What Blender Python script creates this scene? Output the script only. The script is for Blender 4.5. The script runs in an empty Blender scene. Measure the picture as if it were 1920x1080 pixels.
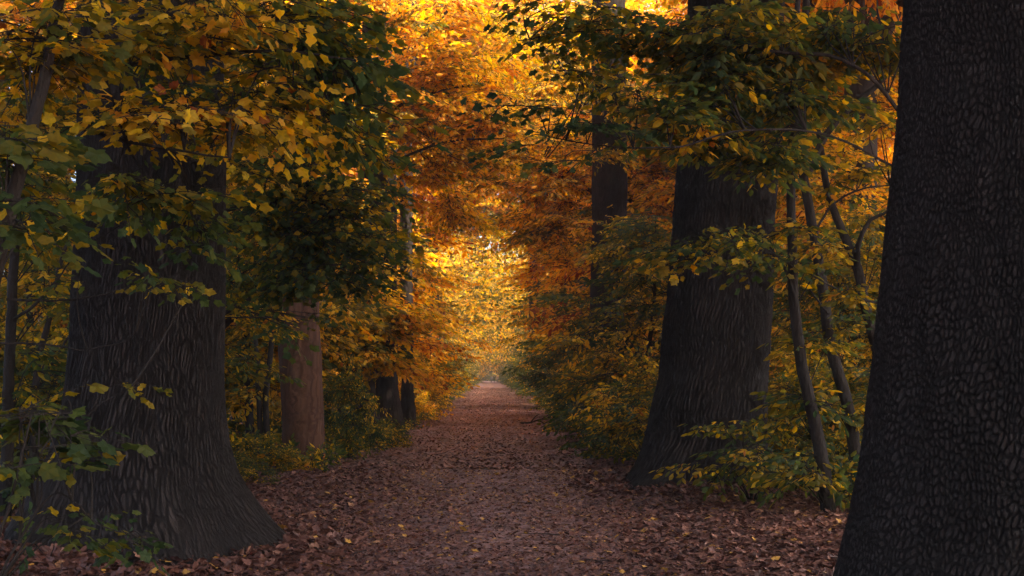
import bpy, math
import numpy as np
from mathutils import Vector

rng = np.random.default_rng(11)
SC = bpy.context.scene
COL = SC.collection
F = 2400.0; CX = 960.0; HY = 700.0; CAMZ = 1.5

def PX(px, py, Y):
    """photograph pixel at depth Y -> world point"""
    return np.array([(px-CX)*Y/F, Y, CAMZ-(py-HY)*Y/F])

def ground_z(x, y):
    x = np.asarray(x, float); y = np.asarray(y, float)
    pc = -0.0167*y
    d = np.abs(x-pc)
    side = 0.10*np.clip((d-1.6)/2.5, 0, 1)**2
    bumps = 0.018*np.sin(x*1.7+y*0.6)*np.sin(y*0.9-x*0.4+1.0)+0.012*np.sin(x*3.9+1.3)*np.sin(y*2.7)
    for ax,ay,ar in((-3.05,10.8,1.15),(2.95,7.3,1.15),(2.5,17.0,1.2)):
        q=np.sqrt((x-ax)**2+(y-ay)**2); bumps=bumps+0.035*np.exp(-(np.clip(q-ar,0,9)/0.45)**2)
    dip = -0.68*np.clip((y-150)/150, 0, 1)**1.5
    return side+bumps+dip

# ------------------------------------------------------------------ mesh helpers
class Acc:
    """collects triangles (verts, tris, material index, tone)"""
    def __init__(s): s.v=[]; s.t=[]; s.m=[]; s.a=[]; s.n=0
    def add(s, v, t, m=0, tone=0.0):
        v=np.asarray(v,float); t=np.asarray(t,int)
        s.v.append(v); s.t.append(t+s.n)
        s.m.append(np.full(len(t),m,int) if np.isscalar(m) else np.asarray(m,int))
        s.a.append(np.full(len(v),tone,float) if np.isscalar(tone) else np.asarray(tone,float))
        s.n+=len(v)
    def get(s):
        return np.vstack(s.v), np.vstack(s.t), np.concatenate(s.m), np.concatenate(s.a)

def mesh_from(name, v, t, mats, mi=None, tone=None, smooth=False, extra=None):
    me = bpy.data.meshes.new(name)
    nv, nf, k = len(v), len(t), t.shape[1]
    me.vertices.add(nv); me.vertices.foreach_set('co', np.asarray(v,np.float32).ravel())
    me.loops.add(nf*k); me.loops.foreach_set('vertex_index', np.asarray(t,np.int32).ravel())
    me.polygons.add(nf); me.polygons.foreach_set('loop_start', np.arange(0,nf*k,k,dtype=np.int32))
    if mi is not None: me.polygons.foreach_set('material_index', np.asarray(mi,np.int32))
    me.polygons.foreach_set('use_smooth', np.full(nf, smooth, dtype=bool))
    for m in mats: me.materials.append(m)
    if tone is not None:
        at = me.attributes.new('tone','FLOAT','POINT'); at.data.foreach_set('value', np.asarray(tone,np.float32))
    if extra is not None:
        at = me.attributes.new('buv','FLOAT_VECTOR','POINT'); at.data.foreach_set('vector', np.asarray(extra,np.float32).ravel())
    me.update(calc_edges=True)
    return me

def link(name, me, parent=None, loc=(0,0,0)):
    o = bpy.data.objects.new(name, me); COL.objects.link(o)
    o.location = loc; o.parent = parent; o.color=(0.5,0.5,0.5,1)
    return o

def thing(name, label, cat, loc, rz=0, scale=1, group=None):
    o = bpy.data.objects.new(name, None); COL.objects.link(o)
    o.location=loc; o.rotation_euler=(0,0,rz); o.scale=(scale,)*3 if np.isscalar(scale) else scale
    o['label']=label; o['category']=cat
    if group: o['group']=group
    o.empty_display_size=0.3
    return o

def smooth_path(pts, rad, n):
    pts=np.asarray(pts,float); rad=np.asarray(rad,float)
    if len(pts)<3: 
        t=np.linspace(0,1,n)[:,None]; return pts[0]*(1-t)+pts[-1]*t, rad[0]*(1-t[:,0])+rad[-1]*t[:,0]
    P=np.vstack([2*pts[0]-pts[1],pts,2*pts[-1]-pts[-2]])
    out=[];ro=[]
    tt=np.linspace(0,len(pts)-1-1e-6,n)
    for t in tt:
        i=int(t); f=t-i; p0,p1,p2,p3=P[i:i+4]
        out.append(0.5*((2*p1)+(-p0+p2)*f+(2*p0-5*p1+4*p2-p3)*f*f+(-p0+3*p1-3*p2+p3)*f**3))
        ro.append(rad[i]*(1-f)+rad[i+1]*f)
    return np.array(out),np.array(ro)

def tube(acc, pts, rad, k=6, m=0, tone=0.0, wob=0.0):
    pts=np.asarray(pts,float); rad=np.asarray(rad,float); n=len(pts)
    tan=np.gradient(pts,axis=0); tan/=np.linalg.norm(tan,axis=1)[:,None]+1e-9
    ref=np.array([1.0,0.13,0.05]) if abs(tan[:,0]).mean()<0.8 else np.array([0,0.1,1.0])
    a=np.cross(tan,ref); a/=np.linalg.norm(a,axis=1)[:,None]+1e-9
    b=np.cross(tan,a)
    th=np.linspace(0,2*math.pi,k,endpoint=False)
    R=rad[:,None]*(1+wob*rng.normal(size=(n,k)))
    v=pts[:,None,:]+R[...,None]*(np.cos(th)[None,:,None]*a[:,None,:]+np.sin(th)[None,:,None]*b[:,None,:])
    v=v.reshape(-1,3)
    i=np.arange(n-1)[:,None]*k; j=np.arange(k)[None,:]; j2=(j+1)%k
    q0=(i+j).ravel();q1=(i+j2).ravel();q2=(i+k+j2).ravel();q3=(i+k+j).ravel()
    t=np.vstack([np.stack([q0,q1,q2],1),np.stack([q0,q2,q3],1)])
    acc.add(v,t,m,tone)

# ------------------------------------------------------------------ leaf templates (base at origin, tip +x)
def leaf_maple():
    h=[(-0.06,.24),(0.10,.33),(0.22,.31),(.36,.43),(.56,.50),(.58,.35),(.66,.27),(.80,.22),(.93,.08)]
    up=[(x,y) for x,y in h]; dn=[(x,-y) for x,y in h[::-1]]
    o=[(0.04,0)]+up+[(1.05,0)]+dn
    v=[(0.42,0,0)]+[(x,y,0) for x,y in o]
    v=np.array(v,float)
    v[:,2]=-0.30*np.abs(v[:,1])-0.22*np.clip(v[:,0],0,2)**2+.05*np.sin(v[:,0]*9+v[:,1]*7)
    n=len(o); t=[(0,i+1,(i+1)%n+1) for i in range(n)]
    # petiole
    v=np.vstack([v,[(-0.42,-0.012,0.05),(-0.42,0.012,0.05)]])
    t.append((len(v)-2,1,len(v)-1))
    return v,np.array(t)
def leaf_oval():
    v=np.array([(0,0,0),(.28,.21,-.06),(.68,.2,-.12),(1,0,-.16),(.68,-.2,-.12),(.28,-.21,-.06),(.45,0,0.0)],float)
    t=np.array([(6,1,0),(6,2,1),(6,3,2),(6,4,3),(6,5,4),(6,0,5)])
    return v,t
def leaf_far():
    v=np.array([(0,0,0),(.5,.28,-.06),(1,0,-.14),(.5,-.28,-.06)],float)
    return v,np.array([(0,1,2),(0,2,3)])
LEAF={'maple':leaf_maple(),'oval':leaf_oval(),'far':leaf_far()}

def rot_frames(d,up):
    """batched rotation matrices, columns x=d, z~up"""
    d=d/np.linalg.norm(d,axis=-1,keepdims=True)
    y=np.cross(up,d); y/=np.linalg.norm(y,axis=-1,keepdims=True)+1e-9
    z=np.cross(d,y)
    return np.stack([d,y,z],-1)

def stamp(tv,tt,pos,R,s):
    """stamp template; returns verts (N*nv,3), tris"""
    N=len(pos)
    v=np.einsum('nij,vj->nvi',R,tv)*np.asarray(s)[:,None,None]+pos[:,None,:]
    t=tt[None]+(np.arange(N)*len(tv))[:,None,None]
    return v.reshape(-1,3),t.reshape(-1,3)

def make_spray(kind,size,L=0.75,nside=5,sp=0.085,tilt=0.45,twig=True,droop=0.25,r=0.006):
    acc=Acc(); lp=[];ld=[];ls=[]
    def twigline(p0,ang,length,pitch,rr):
        n=6; t=np.linspace(0,1,n); s=t*length
        a=ang+0.25*(rng.random()-.5)*t
        x=p0[0]+np.cos(a)*s; y=p0[1]+np.sin(a)*s; z=p0[2]+s*pitch-droop*s*s/ max(L,.1)
        P=np.stack([x,y,z],1)
        if twig: tube(acc,P,rr*(1-0.8*t)+0.0008,3,1,0.0)
        ns=max(2,int(length/sp)); 
        for i in range(ns):
            f=(i+0.6)/ns; p=np.array([np.interp(f,t,P[:,k]) for k in range(3)])
            sd=1 if i%2 else -1
            aa=ang+sd*(0.6+0.5*rng.random())
            lp.append(p);ld.append([math.cos(aa),math.sin(aa),-0.15-0.4*rng.random()]);ls.append(0.5+0.75*rng.random())
        lp.append(P[-1]);ld.append([math.cos(ang),math.sin(ang),-0.3]);ls.append(1.0)
        return P
    M=twigline(np.zeros(3),0,L,0.05,r)
    for i in range(nside):
        f=0.12+0.7*i/max(nside,1); p=np.array([np.interp(f,np.linspace(0,1,6),M[:,k]) for k in range(3)])
        sd=1 if i%2 else -1
        twigline(p,sd*(0.6+0.4*rng.random()),L*(0.55-0.3*f)+0.05,rng.normal()*0.1,r*0.6)
    lp=np.array(lp);ld=np.array(ld);ls=np.array(ls)*size
    up=np.array([0,0,1.0])+rng.normal(size=(len(lp),3))*tilt
    R=rot_frames(ld,up)
    tv,tt=LEAF[kind]
    if kind=='maple': lp=lp+ld*0.42*ls[:,None]
    v,t=stamp(tv,tt,lp,R,ls)
    tn=np.repeat(rng.normal(size=len(lp))*0.11+(rng.random(len(lp))<0.06)*0.25,len(tv))
    acc.add(v,t,0,tn)
    return acc.get()

def spray_set(n,*a,**k): return [make_spray(*a,**k) for _ in range(n)]
SPR={
 'maple':spray_set(8,'maple',0.078,L=0.5,nside=4,sp=0.085,tilt=0.6,droop=0.3,r=0.005),
 'maplebig':spray_set(8,'maple',0.112,L=0.55,nside=3,sp=0.11,tilt=0.75,droop=0.35,r=0.006),
 'oval':spray_set(6,'oval',0.105,L=0.5,nside=5,sp=0.07,tilt=0.5,droop=0.25,r=0.005),
 'mid':spray_set(6,'oval',0.15,L=0.95,nside=6,sp=0.09,tilt=0.6,droop=0.25,r=0.007),
 'far':spray_set(5,'far',0.30,L=1.7,nside=5,sp=0.24,tilt=0.8,twig=False,droop=0.2),
 'canopy':spray_set(6,'far',0.24,L=1.6,nside=7,sp=0.13,tilt=0.8,twig=False,droop=0.15),
 'herb':spray_set(5,'oval',0.10,L=0.35,nside=4,sp=0.07,tilt=0.7,droop=-0.5,r=0.003),
 'thin':spray_set(5,'maple',0.095,L=0.4,nside=2,sp=0.16,tilt=0.5,droop=0.3,r=0.004),
}

def stamp_sprays(acc,kind,pos,d,scale,tone,upn=0.25):
    """stamp random sprays of a set at positions with directions"""
    pos=np.asarray(pos);N=len(pos)
    if N==0:return
    S=SPR[kind]; w=rng.integers(0,len(S),N)
    up=np.array([0,0,1.0])+rng.normal(size=(N,3))*upn
    R=rot_frames(d,up)
    flip=np.ones(N); 
    for k in range(len(S)):
        s=np.where(w==k)[0]
        if len(s)==0: continue
        tv,tt,tm,ta=S[k]
        v,t=stamp(tv,tt,pos[s],R[s],scale[s])
        acc.add(v,t,np.tile(tm,len(s)),np.clip(np.tile(ta,len(s))+np.repeat(tone[s],len(tv)),0,1))

def blob(acc,branch,kind,c,rad,ncl,nsp,tone,root=None,flat=0.28,scale=1.0,clr=0.45,brr=0.02,dirbias=None,tsd=0.07,k=5):
    """foliage mass: ncl flattened clusters of nsp sprays inside an ellipsoid, each fed by a branch from root"""
    c=np.asarray(c,float);rad=np.asarray(rad,float)
    u=rng.normal(size=(ncl,3));u/=np.linalg.norm(u,axis=1)[:,None]
    cc=c+u*rad*(rng.random((ncl,1))**0.45)
    cr=float(np.mean(rad))*clr+0.05
    P=[];D=[];T=[]; half={'maple':.25,'maplebig':.28,'oval':.25,'thin':.2,'mid':.4}.get(kind,.5)*scale
    for i in range(ncl):
        out=(cc[i]-(root if root is not None else c)); out[2]*=0.25
        nrm=np.linalg.norm(out); out=out/nrm if nrm>1e-3 else np.array([1.0,0,0])
        if dirbias is not None: out=out+np.asarray(dirbias)
        q=rng.normal(size=(nsp,3))*np.array([cr,cr,cr*flat])
        q[:,2]-=0.25*np.linalg.norm(q[:,:2],axis=1)**2/max(cr,.1)*0.4
        p=cc[i]+q
        dd=out*0.8+q/np.array([cr,cr,cr])*0.7+rng.normal(size=(nsp,3))*0.35; dd[:,2]=dd[:,2]*0.35-0.05
        p=p-dd/np.linalg.norm(dd,axis=1)[:,None]*half
        P.append(p);D.append(dd);T.append(np.full(nsp,tone+rng.normal()*tsd))
        if root is not None and branch is not None:
            r0=np.asarray(root,float)
            mid=(r0*0.5+cc[i]*0.5)+np.array([0,0,0.12*np.linalg.norm(cc[i]-r0)])+rng.normal(size=3)*0.08*np.linalg.norm(cc[i]-r0)
            pp,rr=smooth_path([r0,mid,cc[i]],[brr,brr*0.6,brr*0.25],8)
            tube(branch,pp,rr,k)
            for s_ in range(min(3,nsp)):
                e=p[s_]; m2=(cc[i]*.5+e*.5)+rng.normal(size=3)*0.05
                pp,rr=smooth_path([pp[5],m2,e],[brr*0.35,brr*0.25,0.003],5)
                tube(branch,pp,rr,4)
                pp,rr=smooth_path([r0,mid,cc[i]],[brr,brr*0.6,brr*0.25],8)
    P=np.vstack(P);D=np.vstack(D);T=np.concatenate(T)
    sc=scale*(0.75+0.5*rng.random(len(P)))
    stamp_sprays(acc,kind,P,D,sc,T+rng.normal(size=len(P))*0.05)

# ------------------------------------------------------------------ materials
def nodes(name):
    m=bpy.data.materials.new(name); m.use_nodes=True; nt=m.node_tree; nt.nodes.clear()
    out=nt.nodes.new('ShaderNodeOutputMaterial')
    def N(t,**kw):
        n=nt.nodes.new('ShaderNode'+t)
        for k_,v_ in kw.items(): setattr(n,k_,v_)
        return n
    return m,nt,out,N
def ramp(n,stops):
    e=n.color_ramp.elements
    while len(e)>1: e.remove(e[0])
    e[0].position=stops[0][0]; e[0].color=(*stops[0][1],1)
    for p,c in stops[1:]:
        q=e.new(p); q.color=(*c,1)

def leaf_mat(name,transl=0.62,rough=0.55):
    m,nt,out,N=nodes(name); L=nt.links.new
    at=N('Attribute',attribute_name='tone'); oi=N('ObjectInfo')
    sep=N('SeparateColor'); L(oi.outputs['Color'],sep.inputs[0])
    a=N('Math',operation='ADD'); L(at.outputs['Fac'],a.inputs[0]); L(sep.outputs[0],a.inputs[1])
    b=N('Math',operation='SUBTRACT'); L(a.outputs[0],b.inputs[0]); b.inputs[1].default_value=0.5
    tc=N('TexCoord'); nz=N('TexNoise'); nz.inputs['Scale'].default_value=28; nz.inputs['Detail'].default_value=2
    L(tc.outputs['Object'],nz.inputs['Vector'])
    c=N('Math',operation='MULTIPLY_ADD'); L(nz.outputs['Fac'],c.inputs[0]); c.inputs[1].default_value=0.16; c.inputs[2].default_value=-0.08
    d=N('Math',operation='ADD'); L(b.outputs[0],d.inputs[0]); L(c.outputs[0],d.inputs[1])
    cr=N('ValToRGB'); L(d.outputs[0],cr.inputs[0])
    ramp(cr,[(0.0,(.028,.050,.024)),(0.2,(.055,.085,.030)),(0.38,(.115,.125,.026)),(0.52,(.265,.18,.024)),(0.60,(.47,.31,.035)),
             (0.66,(.79,.51,.05)),(0.8,(.80,.42,.042)),(0.92,(.58,.22,.025)),(1.0,(.22,.06,.02))])
    pr=N('BsdfPrincipled'); pr.inputs['Roughness'].default_value=rough; pr.inputs['Specular IOR Level'].default_value=0.2
    L(cr.outputs[0],pr.inputs['Base Color'])
    # transmitted light is more saturated and yellower
    hs=N('HueSaturation'); hs.inputs['Saturation'].default_value=1.12; hs.inputs['Value'].default_value=1.35; L(cr.outputs[0],hs.inputs['Color'])
    tr=N('BsdfTranslucent'); L(hs.outputs[0],tr.inputs['Color'])
    mx=N('MixShader'); mx.inputs[0].default_value=transl; L(pr.outputs[0],mx.inputs[1]); L(tr.outputs[0],mx.inputs[2])
    L(mx.outputs[0],out.inputs[0]); return m

def bark_mat(name,c1,c2,c3,zs=0.22,sc=9,bump=0.5,cell=False):
    m,nt,out,N=nodes(name); L=nt.links.new
    if cell:
        at=N('Attribute',attribute_name='buv'); src=at.outputs['Vector']
    else:
        tc=N('TexCoord'); src=tc.outputs['Object']
    mp=N('Mapping'); L(src,mp.inputs[0]); mp.inputs['Scale'].default_value=(1,zs,1) if cell else (1,1,zs)
    nz=N('TexNoise'); nz.inputs['Scale'].default_value=sc; nz.inputs['Detail'].default_value=6; nz.inputs['Roughness'].default_value=0.65
    L(mp.outputs[0],nz.inputs['Vector'])
    big=N('TexNoise'); big.inputs['Scale'].default_value=1.1; big.inputs['Detail'].default_value=4; L(mp.outputs[0],big.inputs['Vector'])
    vo=N('TexVoronoi',feature='DISTANCE_TO_EDGE'); vo.inputs['Scale'].default_value=sc*2.2
    wa=N('VectorMath',operation='MULTIPLY_ADD'); L(nz.outputs['Color'],wa.inputs[0]); wa.inputs[1].default_value=(.12,.12,.12); L(mp.outputs[0],wa.inputs[2])
    L(wa.outputs[0],vo.inputs['Vector'])
    cr=N('ValToRGB'); ramp(cr,[(0.3,c1),(0.52,c2),(0.72,c3)])
    mixv=N('Math',operation='MULTIPLY_ADD'); L(big.outputs['Fac'],mixv.inputs[0]); mixv.inputs[1].default_value=0.7
    h=N('Math',operation='MULTIPLY_ADD'); L(nz.outputs['Fac'],h.inputs[0]); h.inputs[1].default_value=0.5; h.inputs[2].default_value=-0.1
    L(h.outputs[0],mixv.inputs[2]); L(mixv.outputs[0],cr.inputs[0])
    pr=N('BsdfPrincipled'); pr.inputs['Roughness'].default_value=0.85; pr.inputs['Specular IOR Level'].default_value=0.25
    L(cr.outputs[0],pr.inputs['Base Color'])
    st=N('Math',operation='MULTIPLY'); L(vo.outputs['Distance'],st.inputs[0]); st.inputs[1].default_value=2.0; st.use_clamp=True
    hh=N('Math',operation='ADD'); L(st.outputs[0],hh.inputs[0]); L(nz.outputs['Fac'],hh.inputs[1])
    bp=N('Bump'); bp.inputs['Strength'].default_value=bump; bp.inputs['Distance'].default_value=0.02; L(hh.outputs[0],bp.inputs['Height'])
    L(bp.outputs[0],pr.inputs['Normal'])
    L(pr.outputs[0],out.inputs[0]); return m

M_leaf=leaf_mat('foliage')
M_bark=bark_mat('oak_bark',(.014,.010,.009),(.031,.022,.019),(.062,.045,.040),cell=True,zs=0.22,sc=14,bump=1.0)
M_bark2=bark_mat('woodland_bark',(.018,.012,.010),(.036,.025,.021),(.065,.048,.04),zs=0.18,sc=10)
M_twig=bark_mat('young_bark',(.013,.009,.007),(.027,.019,.015),(.062,.046,.036),zs=0.35,sc=11,bump=0.7)
M_dead=bark_mat('bare_wood',(.038,.015,.009),(.075,.032,.019),(.16,.078,.046),cell=True,zs=0.12,sc=7,bump=0.35)

def litter_leaf_mat():
    m,nt,out,N=nodes('dry_leaf'); L=nt.links.new
    at=N('Attribute',attribute_name='tone')
    cr=N('ValToRGB'); L(at.outputs['Fac'],cr.inputs[0])
    ramp(cr,[(0,(0.044,0.016,0.012)),(.3,(0.101,0.037,0.026)),(.6,(0.150,0.056,0.037)),(.85,(0.211,0.089,0.059)),(.96,(0.317,0.148,0.091)),(1,(.5,.25,.04))])
    pr=N('BsdfPrincipled'); pr.inputs['Roughness'].default_value=0.6; L(cr.outputs[0],pr.inputs['Base Color'])
    L(pr.outputs[0],out.inputs[0]); return m
M_litter=litter_leaf_mat()

def ground_mat():
    m,nt,out,N=nodes('leaf_covered_soil'); L=nt.links.new
    tc=N('TexCoord')
    v1=N('TexVoronoi'); v1.inputs['Scale'].default_value=16; L(tc.outputs['Object'],v1.inputs['Vector'])
    v2=N('TexVoronoi'); v2.inputs['Scale'].default_value=7; L(tc.outputs['Object'],v2.inputs['Vector'])
    s=N('SeparateColor'); L(v1.outputs['Color'],s.inputs[0])
    nz=N('TexNoise'); nz.inputs['Scale'].default_value=0.7; nz.inputs['Detail'].default_value=6; L(tc.outputs['Object'],nz.inputs['Vector'])
    a=N('Math',operation='MULTIPLY_ADD'); L(s.outputs[0],a.inputs[0]); a.inputs[1].default_value=0.5
    b=N('Math',operation='MULTIPLY_ADD'); L(nz.outputs['Fac'],b.inputs[0]); b.inputs[1].default_value=0.8; b.inputs[2].default_value=-0.15
    L(b.outputs[0],a.inputs[2])
    cr=N('ValToRGB'); L(a.outputs[0],cr.inputs[0])
    ramp(cr,[(0.1,(0.044,0.022,0.020)),(.45,(0.114,0.053,0.046)),(.8,(0.211,0.104,0.087))])
    pr=N('BsdfPrincipled'); pr.inputs['Roughness'].default_value=0.8; L(cr.outputs[0],pr.inputs['Base Color'])
    bp=N('Bump'); bp.inputs['Strength'].default_value=0.8; bp.inputs['Distance'].default_value=0.03; L(v1.outputs['Distance'],bp.inputs['Height']); L(bp.outputs[0],pr.inputs['Normal'])
    L(pr.outputs[0],out.inputs[0]); return m
def path_mat():
    m,nt,out,N=nodes('trodden_path'); L=nt.links.new
    tc=N('TexCoord')
    v1=N('TexVoronoi'); v1.inputs['Scale'].default_value=20; L(tc.outputs['Object'],v1.inputs['Vector'])
    s=N('SeparateColor'); L(v1.outputs['Color'],s.inputs[0])
    nz=N('TexNoise'); nz.inputs['Scale'].default_value=0.9; nz.inputs['Detail'].default_value=8; L(tc.outputs['Object'],nz.inputs['Vector'])
    a=N('Math',operation='MULTIPLY_ADD'); L(s.outputs[0],a.inputs[0]); a.inputs[1].default_value=0.4
    b=N('Math',operation='MULTIPLY_ADD'); L(nz.outputs['Fac'],b.inputs[0]); b.inputs[1].default_value=0.9; b.inputs[2].default_value=-0.15
    L(b.outputs[0],a.inputs[2])
    cr=N('ValToRGB'); L(a.outputs[0],cr.inputs[0])
    ramp(cr,[(0.1,(.062,.032,.030)),(.45,(.165,.082,.076)),(.8,(.30,.165,.155))])
    pr=N('BsdfPrincipled'); pr.inputs['Roughness'].default_value=0.75; L(cr.outputs[0],pr.inputs['Base Color'])
    bp=N('Bump'); bp.inputs['Strength'].default_value=0.6; bp.inputs['Distance'].default_value=0.02; L(v1.outputs['Distance'],bp.inputs['Height']); L(bp.outputs[0],pr.inputs['Normal'])
    L(pr.outputs[0],out.inputs[0]); return m

# ------------------------------------------------------------------ ground and path
def sheet(name,xs_f,ys,mat,lift):
    V=[];nx=None
    for y in ys:
        xs=xs_f(y); nx=len(xs)
        z=ground_z(xs,np.full(nx,y))+lift
        V.append(np.stack([xs,np.full(nx,y),z],1))
    V=np.vstack(V);ny=len(ys)
    i=np.arange(ny-1)[:,None]*nx; j=np.arange(nx-1)[None,:]
    q=np.stack([(i+j).ravel(),(i+j+1).ravel(),(i+nx+j+1).ravel(),(i+nx+j).ravel()],1)
    o=link(name,mesh_from(name,V,q,[mat],smooth=True)); o['kind']='structure'; return o
ys=np.concatenate([[-400,-200,-100,-50],np.arange(-30,60,0.25),np.arange(60,340,2.0),np.linspace(340,1500,20)])
gx=np.concatenate([[-900,-400,-200,-100,-60],np.arange(-30,30.1,0.3),[60,100,200,400,900]])
sheet('ground',lambda y:gx.copy(),ys,ground_mat(),0.0)
pys=np.concatenate([np.arange(-30,60,0.25),np.arange(60,345,2.0)])
def path_x(y):
    t=np.linspace(-1,1,22)
    wl=1.75+0.22*math.sin(y*0.45)+0.12*math.sin(y*1.3+1); wr=1.75+0.2*math.sin(y*0.38+2)+0.12*math.sin(y*1.7)
    return -0.0167*y+np.where(t<0,t*wl,t*wr)
sheet('path',path_x,pys,path_mat(),0.006)

# fallen leaves (nobody could count them)
def litter():
    acc=Acc()
    def lay(kind,x,y,size,lift,tiltsd,tone):
        n=len(x); tv,tt=LEAF[kind]; 
        tv=tv.copy()
        if kind=='maple': tv=tv[:-2]; tt=tt[:-1]
        z=ground_z(x,y)+lift
        a=rng.random(n)*2*math.pi
        d=np.stack([np.cos(a),np.sin(a),rng.normal(size=n)*tiltsd],1)
        up=np.stack([rng.normal(size=n)*tiltsd,rng.normal(size=n)*tiltsd,np.where(rng.random(n)<.5,1.,-1.)],1)
        v,t=stamp(tv,tt,np.stack([x,y,z],1),rot_frames(d,up),size)
        acc.add(v,t,0,np.repeat(tone,len(tv)))
    def tn(n): return np.clip(0.45+rng.normal(size=n)*0.24+(rng.random(n)<.012)*.6,0,1)
    # near field
    n=240000
    y=4.6+(20-4.6)*rng.random(n)**1.25; x=(rng.random(n)*2-1)*(y*0.42+1.0)
    d=np.abs(x+0.0167*y+0.1*np.sin(y))
    keep=rng.random(n)<np.clip(0.62+0.5*(d-0.2)/1.6,0.62,1)
    x,y=x[keep],y[keep]; n=len(x)
    d=np.abs(x+0.0167*y)
    size=(0.024+0.034*rng.random(n))*np.where(d<1.2,0.8,1.1)
    k=rng.random(n)<0.45
    lift=0.006+0.03*rng.random(n)*np.clip(d/1.5,0.25,1)
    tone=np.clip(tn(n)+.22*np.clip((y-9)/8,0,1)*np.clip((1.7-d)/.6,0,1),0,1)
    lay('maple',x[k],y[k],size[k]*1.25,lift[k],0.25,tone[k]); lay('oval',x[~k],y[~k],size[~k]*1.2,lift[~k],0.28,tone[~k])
    for ax,ay,ar in((-3.05,10.8,1.2),(2.95,7.3,1.2),(2.5,17.0,1.2)):
        n=5200; th=rng.random(n)*6.283; q=ar*(.92+.55*rng.random(n)**1.5); x=ax+q*np.cos(th); y=ay+q*np.sin(th)
        k=rng.random(n)<.6; t_=tn(n); sz=.045+.05*rng.random(n); lf=.01+.07*rng.random(n)
        lay('maple',x[k],y[k],sz[k],lf[k],.45,t_[k]); lay('oval',x[~k],y[~k],sz[~k],lf[~k],.45,t_[~k])
    # middle and far
    n=130000
    y=20+(130-20)*rng.random(n)**1.9; x=-0.0167*y+rng.normal(size=n)*np.where(rng.random(n)<.6,1.6,4.5)
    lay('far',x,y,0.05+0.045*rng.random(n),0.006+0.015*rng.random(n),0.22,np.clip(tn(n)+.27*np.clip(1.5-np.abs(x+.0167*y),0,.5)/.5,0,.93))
    # a few fresh yellow ones
    n=90
    y=6+20*rng.random(n); x=(rng.random(n)*2-1)*(y*0.4)
    lay('maple',x,y,0.05+0.035*rng.random(n),0.02+0*x,0.35,np.full(n,1.0))
    # dropped twigs
    for _ in range(260):
        y=5.5+22*rng.random(); x=(rng.random()*2-1)*y*.38; a=rng.random()*6.28; L=.08+.3*rng.random()**2
        q=np.array([[x+math.cos(a+.5*f)*L*f,y+math.sin(a+.5*f)*L*f,0] for f in(0,.33,.66,1.)]); q[:,2]=ground_z(q[:,0],q[:,1])+.03
        tube(acc,q,np.array([.005,.0045,.004,.002])*(.7+L),4,1,.5)
    v,t,m,a=acc.get()
    o=link('leaf_litter',mesh_from('leaf_litter',v,t,[M_litter,M_twig],mi=m,tone=a)); o['kind']='stuff'
    o['label']='brown fallen leaves covering the path and forest floor'; o['category']='fallen leaves'
litter()

# ------------------------------------------------------------------ big trunks with real bark relief
def hsh(a,b,s): 
    x=np.sin(a*127.1+b*311.7+s*74.7)*43758.5453; return x-np.floor(x)
def vor(u,v,per,s):
    iu=np.floor(u);iv=np.floor(v);f1=np.full(u.shape,9.);f2=np.full(u.shape,9.)
    for du in(-1,0,1):
        for dv in(-1,0,1):
            cu=iu+du;cv=iv+dv;cw=np.mod(cu,per)
            px=cu+0.15+0.7*hsh(cw,cv,s);py=cv+0.1+0.8*hsh(cw,cv,s+3)
            d=np.sqrt((px-u)**2+(py-v)**2)
            f2=np.where(d<f1,f1,np.minimum(f2,d)); f1=np.minimum(f1,d)
    return f1,f2
def vnoise(u,v,per,s):
    iu=np.floor(u);iv=np.floor(v);fu=u-iu;fv=v-iv
    fu=fu*fu*(3-2*fu);fv=fv*fv*(3-2*fv)
    h=lambda a,b:hsh(np.mod(a,per),b,s)
    return (h(iu,iv)*(1-fu)+h(iu+1,iv)*fu)*(1-fv)+(h(iu,iv+1)*(1-fu)+h(iu+1,iv+1)*fu)*fv

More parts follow.
